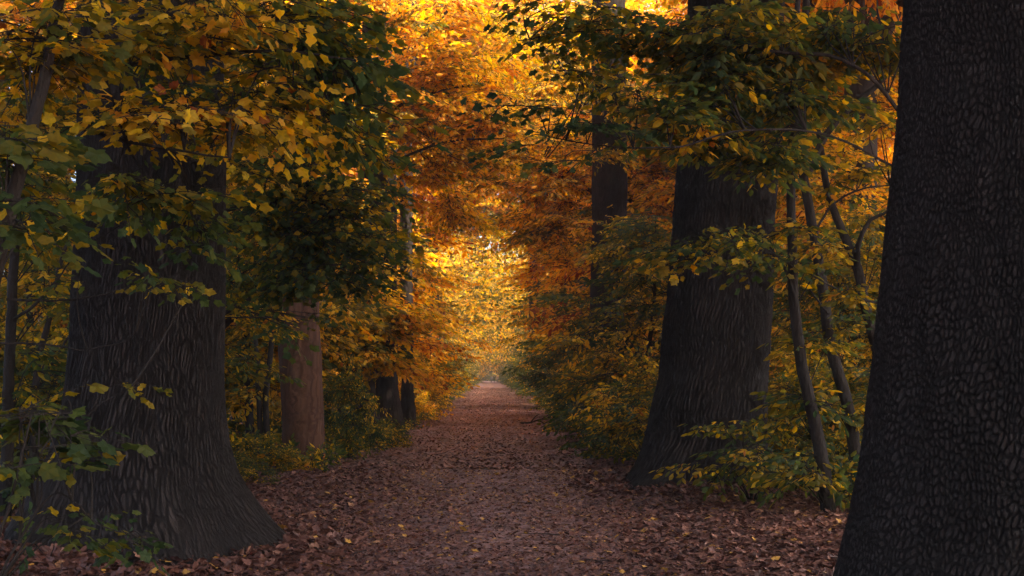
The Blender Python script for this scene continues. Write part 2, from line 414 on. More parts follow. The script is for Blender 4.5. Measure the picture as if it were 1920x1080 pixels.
def big_trunk(zs,cx,r,cy,nth,zfine,ztop,seed,cu=0.045,cv=0.11,depth=0.02,flare=0.2,slant=0.0,mat=None,dz=0.014,lobes=5,crack=3.5,warp=1.0):
    """zs ascending with centre-x and radius; local to (0,0,0) base; returns mesh"""
    z=np.concatenate([np.arange(-0.25,zfine,dz),np.linspace(zfine,ztop,40)])
    C=np.interp(z,zs,cx); R=np.interp(z,zs,r)
    # smooth
    kk=np.ones(15)/15; 
    C=np.convolve(np.pad(C,7,'edge'),kk,'valid'); R=np.convolve(np.pad(R,7,'edge'),kk,'valid')
    R=R-1.25*depth
    th=np.linspace(0,2*math.pi,nth,endpoint=False)
    Z,TH=np.meshgrid(z,th,indexing='ij')
    Rm=float(np.interp(1.5,z,R))
    per=max(8,int(2*math.pi*Rm/cu))
    U=TH/(2*math.pi)*per; V=Z/cv
    w=vnoise(TH/(2*math.pi)*max(6,per//6),Z/0.35,max(6,per//6),seed+1)
    w2=vnoise(TH/(2*math.pi)*(per//2),Z/0.09,per//2,seed+2)
    Uw=U+((w-.5)*3.0+(w2-.5)*0.9)*warp+slant*Z; Vw=V+((w-.5)*1.5+(w2-.5)*0.8)*warp
    f1,f2=vor(Uw,Vw,per,seed)
    ridge=np.clip((f2-f1)*crack,0,1)
    f1b,f2b=vor(Uw*1.9+5.3,Vw*2.3,per*1.9,seed+9)
    ridge2=np.clip((f2b-f1b)*2,0,1)
    low=vnoise(TH/(2*math.pi)*5,Z/1.3,5,seed+4)-.5
    fl=np.clip(1-Z/1.3,0,1)**1.6
    but=flare*fl*(np.sin(TH*lobes+seed)*0.55+np.sin(TH*3+seed*2.0)*0.45)*(np.abs(np.sin(TH))**0.7)
    furr=vnoise(TH/(2*math.pi)*(per//3)+(w-.5)*1.2,Z/0.8,per//3,seed+6)
    dv=0.2+1.0*vnoise(TH/(2*math.pi)*9,Z/0.5,9,seed+7)+0.6*vnoise(TH/(2*math.pi)*30,Z/0.17,30,seed+8)
    RR=R[:,None]*(1+but+0.035*low)+depth*dv*(ridge-0.6)+depth*1.1*(furr-.5)+depth*0.3*ridge2+depth*0.8*(w-.5)
    X=C[:,None]+RR*np.cos(TH); Y=cy+RR*np.sin(TH)
    v=np.stack([X,Y,Z],-1).reshape(-1,3)
    nz=len(z)
    i=np.arange(nz-1)[:,None]*nth; j=np.arange(nth)[None,:]; j2=(j+1)%nth
    q=np.stack([(i+j).ravel(),(i+j2).ravel(),(i+nth+j2).ravel(),(i+nth+j).ravel()],1)
    buv=np.stack([TH*Rm,Z,0.4*ridge],-1).reshape(-1,3)
    return mesh_from('trunk',v,q,[mat or M_bark],smooth=True,extra=buv), (z,C,R)

def px_profile(rows,Y,top_r=0.5,top_z=14.0,lean=0.0):
    """rows of (py, xl, xr) top to bottom -> z ascending, centre x (relative to base), r"""
    rows=sorted(rows,key=lambda q:-q[0]); zs=[];cs=[];rs=[]
    for py,a,b in rows:
        zs.append(CAMZ-(py-HY)*Y/F); cs.append(((a+b)/2-CX)*Y/F); rs.append((b-a)/2*Y/F)
    bx=cs[0]; cs=[c-bx for c in cs]
    zs=[-0.3]+zs+[top_z]; cs=[cs[0]]+cs+[cs[-1]+lean]; rs=[rs[0]*1.1]+rs+[top_r]
    return zs,cs,rs,bx

# canopy crowns of the old trees (shared meshes)
def canopy_proto(seed_tone,rad=(5.6,5.2,4.6),cz=15.0,ncl=75,nsp=11):
    acc=Acc(); br=Acc()
    for a in np.linspace(0,2*math.pi,9,endpoint=False):
        a+=rng.random()*0.5; L=3.5+1.5*rng.random(); zz=9.5+4*rng.random()
        pts=[(0,0,zz),(math.cos(a)*L*.5,math.sin(a)*L*.5,zz+1.6),(math.cos(a)*L,math.sin(a)*L,zz+2.6+rng.random()*2)]
        pp,rr=smooth_path(pts,[.2,.12,.04],9); tube(br,pp,rr,7,wob=.03)
    blob(acc,None,'canopy',(0,0,cz),rad,ncl,nsp,seed_tone,scale=1.0,clr=0.16,flat=0.5)
    v,t,m,a=acc.get(); crown=mesh_from('crown',v,t,[M_leaf,M_twig],mi=m,tone=a)
    v,t,m,a=br.get(); limbs=mesh_from('limb',v,t,[M_bark2],smooth=True)
    return crown,limbs
CROWN=[canopy_proto(.35),canopy_proto(.5)]

def crown_for(root,which,rz,sc=(1,1,1),off=0.0,x=0,z=0):
    c=link('crown',CROWN[which][0],root); c.rotation_euler=(0,0,rz); c.scale=sc; c.color=(0.5+off,0.5,0.5,1); c.location=(x,0,z)
    l=link('limbs',CROWN[which][1],root); l.rotation_euler=(0,0,rz); l.scale=sc; l.location=(x,0,z)

L1=[(0,152,419),(100,150,419),(300,149,422),(500,142,422),(600,136,420),(700,129,419),(780,117,423),(840,100,433),(900,78,455),(950,55,492),(1000,32,536),(1040,5,585),(1070,-28,615)]
R1=[(0,1697,2190),(200,1688,2196),(400,1668,2200),(600,1650,2212),(700,1640,2220),(800,1626,2232),(900,1613,2250),(1000,1596,2270),(1080,1580,2290),(1160,1560,2310)]
R2=[(0,1292,1474),(200,1280,1468),(400,1262,1457),(600,1245,1448),(700,1235,1443),(780,1219,1440),(830,1206,1439),(870,1188,1443),(895,1172,1455),(912,1156,1476),(930,1130,1500)]
R3=[(0,1108,1175),(300,1109,1177),(450,1108,1177),(600,1104,1172),(700,1100,1172),(770,1092,1176),(800,1084,1184)]
ST=[(560,517,600),(650,521,603),(750,526,607),(820,529,610),(860,526,613),(876,520,616)]
def oak(label,rows,Y,name='old_oak',**k):
    zs,cs,rs,bx=px_profile(rows,Y,top_r=k.pop('top_r',0.35),lean=k.pop('lean',0.0))
    root=thing(name,label,'tree',(bx,Y,0))
    ci=k.pop('crown',0); rz=k.pop('rz',0); sc=k.pop('sc',(1,1,1)); off=k.pop('off',0)
    me,_=big_trunk(zs,cs,rs,0.0,ztop=14,seed=k.pop('seed',1.0),**k)
    link('trunk',me,root)
    if ci is not None: crown_for(root,ci,rz,sc,off,x=cs[-1]*0.8)
    return root
oak('huge dark old oak with flared roots at the left edge',L1,10.8,nth=620,zfine=4.8,dz=.012,seed=2.0,warp=.9,cu=.025,cv=.19,depth=.018,slant=0.6,crown=0,rz=0.5)
oak('enormous close dark trunk with scaly bark filling the right edge',R1,7.3,nth=1200,zfine=4.0,seed=5.0,cu=.027,cv=.052,depth=.019,dz=.007,crack=3.5,warp=.85,flare=.05,crown=1,rz=1.5)
oak('thick old oak right of the path with a leafy sprig across its trunk',R2,16.7,nth=460,zfine=7.0,seed=8.0,warp=.6,cu=.042,cv=.22,depth=.03,dz=.02,crown=0,rz=2.2)
oak('dark oak trunk wrapped in orange leaves, farther back on the right of the path',R3,34.0,nth=120,zfine=9,seed=3.0,cu=.07,cv=.3,depth=.025,dz=.06,crown=None,lobes=5)

# left row at the path edge
def lrow(label,xl,xr,base,Y,lean,seed,crown=None,rz=0,flare=24):
    rows=[(base-400,xl+lean,xr+lean),(base-200,xl+lean*.55,xr+lean*.5),(base-90,xl+2,xr-2),(base-25,xl-flare*.25,xr+flare*.3),(base,xl-flare*.6,xr+flare*.7)]
    return oak(label,rows,Y,nth=110,zfine=8,seed=seed,cu=.09,cv=.4,depth=.03,dz=.06,crown=crown,rz=rz,lobes=5)
lrow('reddish ridged trunk leaning right, first of the three trunks left of the path',668,706,812,30.0,14,1.5,crown=None)
lrow('middle trunk of the three left of the path, pink light on its right side',703,749,806,32.5,-4,4.2,crown=None)
lrow('dark trunk nearest the path edge, last of the three on the left',750,777,800,35.5,-2,7.7,crown=None,rz=.7,flare=12)

# broken, bark-stripped tree
def dead():
    zs,cs,rs,bx=px_profile(ST,20.6,top_r=.30,top_z=5.2)
    zs=zs[:-1]+[5.2]; 
    root=thing('dead_tree','bare reddish brown tree trunk stripped of its bark, left of the path','tree',(bx,20.6,0))
    z=np.concatenate([np.arange(-.2,2.6,.03)]); 
    me,_=big_trunk(zs,cs,rs,0.0,nth=150,zfine=2.75,ztop=2.8,seed=6.,cu=.12,cv=.9,depth=.014,flare=.1,dz=.03,mat=M_dead,lobes=4)
    link('trunk',me,root)
    # the part that still wears its bark, standing proud of the bare wood
    zz=[2.3,2.8,4.5,6.0]; c2=[np.interp(q,zs,cs) for q in zz]; r2=[.335,.35,.33,.3]
    me,_=big_trunk(zz,c2,r2,0.0,nth=120,zfine=2.2,ztop=6.0,seed=9.,cu=.06,cv=.25,depth=.03,flare=0,dz=.5,mat=M_bark)
    # cut away below a ragged edge
    n=120; co=np.zeros(len(me.vertices)*3); me.vertices.foreach_get('co',co); co=co.reshape(-1,3)
    low=co[:,2]<2.45
    th=np.arctan2(co[:,1],co[:,0]-c2[0])
    edge=2.55+0.28*np.sin(th*3+1)+0.14*np.sin(th*7)+.05*np.sin(th*17)
    k_=co[:,2]<edge; co[k_,2]=edge[k_]; me.vertices.foreach_set('co',co.ravel()); me.update()
    link('bark',me,root)
dead()

# ------------------------------------------------------------------ young trees and shrubs placed one by one
def plant(name,label,cat,base,stems,blobs,k=8,group=None,bmat=None,tname='trunk',cname='crown'):
    """stems: list of (pts, radii) world; blobs: dicts in photograph terms"""
    base=np.array([base[0],base[1],float(ground_z(base[0],base[1]))])
    br=Acc(); acc=Acc(); all_p=[]
    for pts,rad in stems:
        pp,rr=smooth_path(pts,rad,max(8,len(pts)*6)); 
        pp=pp+np.cumsum(rng.normal(size=pp.shape)*0.004,axis=0)
        tube(br,pp,rr,k,wob=.02); all_p.append(pp)
    AP=np.vstack(all_p)
    for b in blobs:
        px,py,Y,rx,ry,rd,kind,ncl,nsp,tone=b[:10]; o=b[10] if len(b)>10 else {}
        if kind in('maple','maplebig','oval','thin'): nsp=max(2,int(round(nsp*.58)))
        c=PX(px,py,Y); r=(rx*Y/F,rd,ry*Y/F)
        c[2]=max(c[2],r[2]*.6+.1)
        dist=np.linalg.norm(AP-(c-[0,0,.5]),axis=1); root=AP[np.argmin(dist)]
        L=np.linalg.norm(root-c)
        blob(acc,br,kind,c,r,ncl,nsp,tone,root=root,brr=o.get('brr',min(.022,.006+.004*L)),scale=o.get('s',1),clr=o.get('clr',.27),flat=o.get('flat',.28),dirbias=o.get('dir'))
    root_o=thing(name,label,cat,base,group=group)
    v,t,m,a=br.get(); link(tname,mesh_from(tname,v-base,t,[bmat or M_twig],smooth=True),root_o)
    if blobs:
        v,t,m,a=acc.get(); link(cname,mesh_from(cname,v-base,t,[M_leaf,M_twig],mi=m,tone=a),root_o)
    return root_o
def pts(l,Y): return [PX(a,b,(q[0] if q else Y)) for a,b,*q in l]

# leaning maple, top left, close to the camera
plant('young_maple','leaning young maple at the far left, leaves hanging before the left oak','tree',(-3.5,7.3),
 [([(-3.5,7.3,-.05),(-3.25,7.2,1.0)]+pts([(0,470),(45,300),(75,170),(100,40),(150,-160)],7.1),[.055,.05,.042,.038,.033,.03,.02]),
  (pts([(78,150),(180,130),(330,110),(520,95),(660,110)],8.2),[.022,.018,.014,.01,.006]),
  (pts([(70,180),(160,240),(300,270),(430,290)],8.0),[.018,.014,.01,.005]),
  (pts([(100,40),(200,35),(380,20),(560,30)],8.5),[.02,.016,.012,.006])],
 [(70,90,7.3,110,80,.6,'maple',8,7,.46),(50,300,7.3,80,80,.4,'maplebig',4,5,.27),(20,400,6.7,40,40,.3,'maplebig',2,5,.24),(90,400,7.6,50,40,.3,'maple',2,5,.35),
  (230,35,7.8,120,40,.8,'maple',6,7,.48),(400,30,8.2,120,35,.9,'maple',6,7,.54),(540,80,9,100,80,.9,'maple',9,8,.46),
  (650,120,9.2,50,80,.6,'maplebig',5,5,.2),(660,240,9.6,50,50,.4,'maple',2,5,.2),
  (210,200,7.9,50,15,.4,'maple',2,7,.62),(330,205,8.0,80,18,.4,'maple',4,6,.64),(350,180,8.1,40,20,.3,'maple',1,6,.3),(460,210,8.6,70,70,.6,'maple',6,8,.46),
  (240,345,8.4,70,18,.4,'maple',3,5,.33),(350,350,8.6,50,30,.4,'maple',2,6,.27),(200,350,8.2,50,30,.3,'maple',2,5,.6),
  (390,420,9.2,50,60,.3,'maple',3,5,.28),(560,220,9.5,70,80,.6,'maple',5,7,.5)])
# dark green maple behind it
plant('shade_maple','dark green maple with drooping layered sprays above the bare reddish trunk','tree',(-4.9,15.0),
 [([(-4.9,15,-.05),(-4.7,14.9,1.5),(-4.2,14.7,3.0),(-3.4,14.4,4.2),(-2.6,14.2,5.0)],[.1,.09,.075,.05,.02]),
  ([(-4.2,14.7,3.0),(-3.3,14.3,3.3),(-2.4,14,3.4),(-1.6,13.8,3.2)],[.05,.035,.02,.01])],
 [(500,300,13.6,80,60,.7,'maple',9,8,0.38),(580,350,14,90,60,.8,'maple',11,8,0.32),(540,430,14.2,90,60,.8,'maple',11,8,0.30),
  (640,430,14.2,70,60,.7,'maple',8,8,0.30),(590,500,14.4,80,28,.8,'maple',8,7,0.30),(690,500,15,50,40,.7,'maple',5,6,0.32),
  (470,520,14.6,60,50,.5,'maple',5,7,0.32),(480,390,14,60,70,.5,'maple',6,7,0.30),(735,430,15.5,40,40,.5,'maple',3,6,0.45),
  (560,600,15.4,60,30,.4,'maple',3,5,0.28),(570,240,13.8,90,50,.6,'maple',6,7,0.45)])
# leafy low sapling bottom left
plant('green_sapling','small green-leaved sapling at the lower left, in front of the left oak roots','sapling',(-2.75,6.6),
 [([(-2.75,6.6,-.03),(-2.7,6.6,.4),(-2.55,6.6,.9),(-2.45,6.6,1.3)],[.012,.011,.008,.004]),
  ([(-2.72,6.6,.3)]+pts([(100,930),(190,985),(280,1010)],6.7),[.007,.006,.004,.002])],
 [(40,770,6.7,50,20,.25,'thin',3,3,.26),(110,790,6.7,40,30,.2,'thin',3,3,.24),(50,850,6.7,50,40,.3,'thin',3,3,.24),
  (130,850,6.8,30,20,.2,'thin',1,3,.24),(150,970,6.9,80,25,.2,'thin',4,3,.25,{'s':.7}),(240,1005,6.9,50,12,.1,'thin',2,3,.22,{'s':.7})],tname='stem',cname='foliage')
# bare twigs and a few leaves before the left trunk
plant('slender_sapling','slender almost bare sapling whose thin twigs cross the left oak trunk','sapling',(-3.9,8.6),
 [([(-3.9,8.6,-.03),(-3.7,8.6,1.0),(-3.4,8.6,2.2),(-3.2,8.6,3.2)],[.025,.02,.014,.006]),
  ([(-3.4,8.6,2.0)]+pts([(120,560),(220,545),(330,530),(385,545)],8.7),[.010,.008,.006,.005,.002]),
  ([(-3.5,8.6,1.7)]+pts([(80,650),(160,662),(235,640),(245,620)],8.7),[.009,.007,.005,.003,.001]),
  ([(-3.7,8.6,1.2)]+pts([(120,790),(200,745),(250,715)],8.7),[.008,.006,.004,.001]),
  ([(-3.3,8.6,2.6)]+pts([(150,450),(220,420),(240,400)],8.7),[.008,.006,.004,.001])],
 [(290,510,8.7,70,18,.15,'thin',3,2,.33,{'s':.7}),(370,540,8.7,15,8,.1,'thin',1,2,.36,{'s':.7}),(240,715,8.7,20,10,.1,'thin',1,1,.38,{'s':.6}),(150,525,8.6,10,8,.1,'thin',1,1,.3,{'s':.7})])

# overhanging maple at the right: trunk hidden behind the near right tree
plant('overhanging_maple','maple behind the right edge trunk, its dark leafy branches reaching out over the path','tree',(4.1,12.2),
 [([(4.1,12.2,-.05),(4.05,12.2,2),(3.9,12.1,3.6),(3.7,12,5.2)],[.11,.1,.08,.05]),
  ([(3.95,12.1,3.6)]+pts([(1600,120,12),(1450,95,12),(1300,70,11.6),(1130,60,11.4),(980,80,11.2)],12),[.02,.018,.015,.012,.009,.005]),
  ([(3.9,12.1,3.3)]+pts([(1560,260,12),(1400,250,11.7),(1260,280,11.4),(1100,275,11.2),(980,250,11.2)],12),[.013,.012,.010,.008,.006,.003])],
 [(1010,30,11.2,60,30,.5,'maple',3,6,.34),(1120,35,11.4,80,40,.6,'maple',5,6,.32),(1225,60,11.6,60,50,.6,'maple',4,7,.36),
  (1070,125,11.2,60,30,.5,'maple',2,6,.26),(1175,150,11.4,80,40,.6,'maple',4,6,.28),(1235,215,11.6,50,40,.5,'oval',3,7,.34),
  (1015,190,11.0,50,15,.3,'maple',2,4,.22),(1100,225,11.1,70,15,.3,'maple',2,5,.24),(1000,265,11.0,60,10,.3,'maple',1,4,.2),(1095,288,11.2,40,10,.3,'maple',1,4,.2),
  (1340,60,12,90,60,.7,'oval',8,10,.35),(1430,60,12.4,90,60,.7,'oval',8,10,.36),(1350,160,12.2,80,50,.5,'oval',6,9,.36),(1430,190,12.6,70,60,.5,'oval',6,9,.38),
  (1340,260,12.4,80,30,.4,'oval',4,9,.36),(1420,300,12.8,60,30,.4,'oval',4,8,.38),(1315,236,11.6,18,10,.1,'maple',1,2,.66),
  (1560,50,12.6,90,60,.7,'oval',7,9,.38),(1640,80,12.6,60,60,.5,'oval',5,8,.4)])
plant('twiggy_maple','thin maple whose lone pale green leafy sprig crosses the thick right oak','sapling',(4.6,13.6),
 [([(4.6,13.6,-.05),(4.5,13.5,1.6),(4.3,13.4,3.0)],[.04,.035,.02]),
  ([(4.45,13.5,2.2)]+pts([(1620,560,13.2),(1500,500,13),(1400,450,12.8),(1310,440,12.6)],13),[.014,.012,.009,.006,.003])],
 [(1310,455,12.6,50,28,.3,'maple',4,6,.27),(1370,450,12.7,60,22,.3,'maple',3,6,.3),(1290,495,12.6,25,12,.2,'maple',1,5,.36),(1430,480,12.9,40,12,.2,'maple',2,5,.33),
  (1550,540,13.2,60,40,.4,'oval',2,6,.4)])
plant('thicket_sapling','yellow-green shrubby sapling growing at the foot of the thick right oak','sapling',(2.75,14.6),
 [([(2.75,14.6,-.03),(2.7,14.6,.3),(2.55,14.6,.75)],[.014,.012,.004]),([(2.75,14.6,-.03),(2.85,14.6,.35),(3.0,14.5,.8)],[.014,.01,.003])],
 [(1375,790,14.5,40,15,.3,'oval',2,4,.44),(1420,820,14.6,45,30,.35,'oval',3,5,.44),(1380,865,14.4,60,28,.35,'oval',4,4,.40),(1450,885,14.6,40,25,.35,'oval',3,5,.36),(1335,880,14.3,30,10,.2,'oval',1,4,.42)],tname='stem',cname='foliage')

# the leaning stems between the two right oaks
plant('slim_tree','slim brown stem leaning left, nearest to the thick right oak','tree',tuple(PX(1556,968,13.4)[:2]),
 [(pts([(1556,985),(1545,900),(1525,800),(1502,690),(1490,580),(1484,450),(1480,340),(1488,200),(1486,80),(1500,-60)],13.4),[.088,.078,.07,.063,.057,.052,.047,.041,.036,.024]),
  (pts([(1490,560),(1470,500),(1440,450)],13.3),[.02,.014,.006])],
 [(1500,100,13.4,70,80,.6,'oval',6,8,.44),(1470,420,13.4,30,30,.3,'oval',2,6,.46),(1530,480,13.5,40,30,.3,'oval',2,6,.46),(1480,260,13.4,50,50,.4,'oval',3,7,.42),(1540,640,13.6,50,30,.4,'oval',2,5,.45),(1500,760,13.5,50,30,.3,'oval',3,5,.4),(1520,880,13.3,50,30,.3,'oval',3,5,.38)])
plant('bowed_tree','bowed pale grey stem rising through the thicket, forking beside the near right trunk','tree',tuple(PX(1612,930,15.4)[:2]),
 [(pts([(1614,945),(1606,840),(1590,750),(1562,650),(1548,540),(1528,420),(1510,300),(1506,210),(1514,110),(1520,0),(1524,-90)],15.4),[.09,.082,.077,.072,.067,.063,.058,.054,.05,.044,.03]),
  (pts([(1512,330),(1545,260),(1580,215),(1640,160),(1692,98)],15.2),[.045,.042,.038,.032,.024]),
  (pts([(1672,118),(1662,70),(1648,20),(1640,-40)],15.2),[.022,.018,.014,.008]),
  (pts([(1530,430),(1560,380),(1620,350),(1680,345)],15),[.016,.014,.01,.006]),
  (pts([(1555,590),(1530,560),(1500,520)],15),[.018,.012,.006])],
 [(1560,80,15.4,90,70,.7,'oval',6,8,.42),(1640,220,15.4,50,60,.5,'oval',3,7,.45),(1600,330,15.5,60,40,.5,'oval',3,6,.45),(1600,600,15.4,50,60,.5,'oval',3,6,.42),(1575,770,15.2,60,40,.4,'oval',3,6,.4),(1600,870,15.2,50,40,.4,'oval',3,6,.38)])
plant('crooked_tree','crooked brown stem with a short curved side branch, half behind the near right trunk','tree',tuple(PX(1690,930,15.8)[:2]),
 [(pts([(1692,945),(1680,800),(1652,680),(1625,590),(1605,500),(1575,430),(1548,350),(1530,240),(1500,120)],15.8),[.08,.075,.07,.066,.062,.054,.046,.034,.016]),
  (pts([(1607,505),(1612,450),(1630,415),(1665,395)],15.7),[.035,.03,.026,.018])],
 [(1640,480,15.8,40,50,.4,'oval',3,6,.45),(1600,420,16,60,40,.4,'oval',3,6,.5),(1640,760,15.6,50,50,.4,'oval',3,6,.38)])

# left edge stems
plant('straight_sapling','thin straight dark stem at the very left edge of the thicket','sapling',tuple(PX(10,1000,12.0)[:2]),
 [(pts([(8,1010),(14,850),(18,700),(26,560),(34,420),(40,250)],12.0),[.062,.058,.052,.048,.04,.03]),(pts([(22,600),(80,560),(140,480)],12),[.016,.012,.006])],
 [(60,440,12.2,70,40,.5,'oval',3,6,.45),(90,560,12.2,60,40,.5,'oval',2,6,.42),(70,700,12,60,50,.4,'oval',3,6,.4),(60,900,12,50,40,.4,'oval',3,6,.36)])
plant('leaning_sapling','dark stem slanting right beside the left oak, forked low down','sapling',tuple(PX(60,960,14.0)[:2]),
 [(pts([(58,975),(62,800),(70,680),(95,580),(110,500),(150,380)],14.0),[.045,.04,.036,.03,.025,.012]),(pts([(66,720),(110,660),(150,590)],14),[.018,.014,.006])],
 [(90,500,14.2,70,60,.5,'oval',4,7,.5),(110,640,14.2,50,50,.4,'oval',3,6,.45),(60,780,14,70,60,.5,'oval',4,6,.42)])
plant('slanting_tree','thick slanting trunk seen in the gap between the left oak and the bare trunk','tree',(-6.2,18.0),
 [([(-6.2,18,-.05),(-5.2,17.9,1.3)]+pts([(400,610,17.8),(450,570,17.8),(520,505,17.8),(600,430,17.8)],17.8),[.17,.16,.15,.14,.12,.06])],
 [(470,600,17.6,50,50,.6,'oval',5,8,.5),(440,680,17.6,40,50,.5,'oval',4,7,.46),(500,450,18,60,40,.6,'oval',4,8,.45)])
for (l,x0,x1,b,w) in [('left one of two thin dark stems beside the bare reddish trunk',490,478,858,.05),('right one of two thin dark stems beside the bare reddish trunk',502,512,862,.06)]:
    plant('thin_sapling',l,'sapling',tuple(PX(x0,b,22.0)[:2]),[(pts([(x0,b+10),(x0-4,b-100),((x0+x1)/2,b-190),(x1,b-280),(x1+6,b-420)],22.0),[w,w*.9,w*.8,w*.7,w*.3])],
      [(x0-20,700,22.3,30,50,.5,'oval',2,6,.5),(x1,560,22.3,50,50,.5,'oval',3,7,.52)])

# fallen branch at the right of the path
fb=Acc()
for l,r in (([(975,798),(995,792),(1015,786),(1040,789)],.035),([(995,792),(1005,780),(1012,776)],.02),([(1010,788),(1022,796),(1030,800)],.02),([(1015,786),(1035,775),(1050,774)],.018)):
    p_=[]
    for a,b in l:
        q=PX(a,b,37.5); q[2]=max(q[2]-.0,float(ground_z(q[0],37.5))+.03); p_.append(q)
    pp,rr=smooth_path(p_,np.linspace(r,r*.3,len(p_)),14); tube(fb,pp,rr,6,wob=.05)
v,t,m,a=fb.get(); c0=v.mean(0); c0[2]=0
o=link('fallen_branch',mesh_from('fallen_branch',v-c0,t,[M_bark2],smooth=True),None,c0); o['label']='dark fallen branch lying at the right edge of the path'; o['category']='branch'

# ------------------------------------------------------------------ shared young-tree and shrub prototypes
def proto_young(tone,H=7.5,R=2.0,ncl=44,nsp=9,kind='mid',z0=1.0,lean=.4):
    br=Acc();acc=Acc()
    a=rng.random()*6.28; P=[(0,0,-.05),(.1*lean,.1,H*.3),(math.cos(a)*lean,math.sin(a)*lean,H*.65),(math.cos(a)*lean*1.3,math.sin(a)*lean,H)]
    pp,rr=smooth_path(P,[.09,.075,.045,.012],24); tube(br,pp,rr,8,wob=.02)
    for i in range(ncl):
        f=(i+rng.random())/ncl; z=z0+(H-z0)*f
        Rz=R*(math.sin(math.pi*min(1,.18+.8*f))**.7)*(.65+.65*rng.random())
        an=rng.random()*6.28; rr_=Rz*math.sqrt(rng.random())
        c=np.array([math.cos(an)*rr_,math.sin(an)*rr_,z]); j=np.argmin(np.abs(pp[:,2]-(z-.5*rr_*.6))); 
        blob(acc,br,kind,c,(.25,.25,.1),1,nsp,tone+rng.normal()*.09,root=pp[j],brr=.016,clr=2.0,flat=.25,k=4)
    v,t,m,a_=br.get(); tm=mesh_from('trunk',v,t,[M_twig],smooth=True)
    v,t,m,a_=acc.get(); cm=mesh_from('crown',v,t,[M_leaf,M_twig],mi=m,tone=a_)
    return tm,cm
YP=[proto_young(.5),proto_young(.5,H=8.5,R=2.4,ncl=52),proto_young(.5,H=6,R=1.9,ncl=38),proto_young(.5,H=9.5,R=2.3,ncl=48,z0=2.5)]
def proto_shrub(tone,H=1.7,R=1.1,n=16,nsp=10,kind='oval'):
    br=Acc();acc=Acc()
    for i in range(n):
        an=rng.random()*6.28; f=rng.random()**.6; z=.15+H*rng.random()*(1-.35*f)
        c=np.array([math.cos(an)*R*f,math.sin(an)*R*f,z]); blob(acc,br,kind,c,(.15,.15,.1),1,nsp,tone+rng.normal()*.07,root=np.array([c[0]*.15,c[1]*.15,.02]),brr=.012,clr=1.6,flat=.4,k=4)
    v,t,m,a_=br.get(); tm=mesh_from('stem',v,t,[M_twig],smooth=True)
    v,t,m,a_=acc.get(); cm=mesh_from('foliage',v,t,[M_leaf,M_twig],mi=m,tone=a_)
    return tm,cm
SP=[proto_shrub(.5),proto_shrub(.5,H=1.2,R=1.2),proto_shrub(.5,H=2.4,R=1.3,n=24)]

def young(label,x,y,p,tone,sc=1.0,rz=None,name='young_tree',group=None):
    pc=-.0167*y; m_=(1.7 if y<40 else 2.3)+(2.0,2.4,1.9,2.3)[p]*sc*.8
    if abs(x-pc)<m_: x=pc+math.copysign(m_,x-pc)
    if rz is None: rz=rng.random()*6.28
    r=thing(name,label,'tree',(x,y,float(ground_z(x,y))),rz,sc,group)
    link('trunk',YP[p][0],r); c=link('crown',YP[p][1],r); c.color=(tone,.5,.5,1); return r
def shrub(label,px,py,Y,p,tone,sc=1.0,name='shrub'):
    x=(px-CX)*Y/F; s0=sc if np.isscalar(sc) else sc[0]; pc=-.0167*Y; m_=1.8+(1.1,1.2,1.3)[p]*s0*.85
    if abs(x-pc)<m_: x=pc+math.copysign(m_,x-pc)
    r=thing(name,label,'shrub',(x,Y,float(ground_z(x,Y))),rng.random()*6.28,sc)
    link('stem',SP[p][0],r); c=link('foliage',SP[p][1],r); c.color=(tone,.5,.5,1); return r
def yp(label,px,Y,p,tone,sc=1.0,**k): return young(label,(px-CX)*Y/F,Y,p,tone,sc,**k)

# ---- shrubs along the path (px, base row is implied by the depth)
shrub('low yellow-green shrub between the left oak and the bare reddish trunk',478,0,19.0,1,.48,.4)
shrub('small golden-leaved shrub growing right before the bare reddish trunk',540,0,19.2,1,.62,.25)
shrub('low dark green shrub at the right foot of the left oak',450,0,16.5,1,.36,.3)
shrub('dense dark green shrub right of the bare reddish trunk',652,0,22.5,2,.30,(.38,.38,.75))
shrub('olive green shrub before the first of the three trunks on the left',700,0,26,1,.36,.4)
shrub('tufted yellow-green bush spilling onto the left edge of the path',735,0,25.5,1,.52,.33)
shrub('bright yellow bush at the left edge of the path beyond the three trunks',818,0,41.0,1,.66,.62)
shrub('yellow shrub behind the bright yellow bush on the left',790,0,45.0,2,.60,1.1)
shrub('green-gold shrub farther along the left edge of the path',838,0,56.0,2,.50,1.2)
shrub('dark green shrub beside the fallen branch on the right',1065,0,33.0,2,.28,.95)
shrub('orange and gold shrub before the leaf-wrapped oak on the right',1125,0,29.0,2,.46,.8)
shrub('olive shrub low at the left foot of the thick right oak',1160,0,22.5,1,.38,.9)
shrub('rust and green shrub directly left of the thick right oak',1195,0,21.0,2,.46,.8)
shrub('low green shrub at the right edge of the path, level with the bare trunk',1110,0,25.5,1,.32,.8)
shrub('tall dark green shrub closing on the path beyond the fallen branch',1015,0,46.0,2,.26,1.3)
shrub('green shrub in shade farther along the right of the path',985,0,58.0,2,.30,1.3)
shrub('olive thicket shrub between the thick right oak and the slim stems',1490,0,17.5,2,.40,.7)
shrub('olive shrub low among the stems at the right',1590,0,18.0,2,.38,.75)
shrub('dim green shrub at the left edge behind the straight thin stem',30,0,15.5,2,.36,.9)
shrub('dim olive shrub behind the left oak on its left side',110,0,18.0,2,.42,1.0)

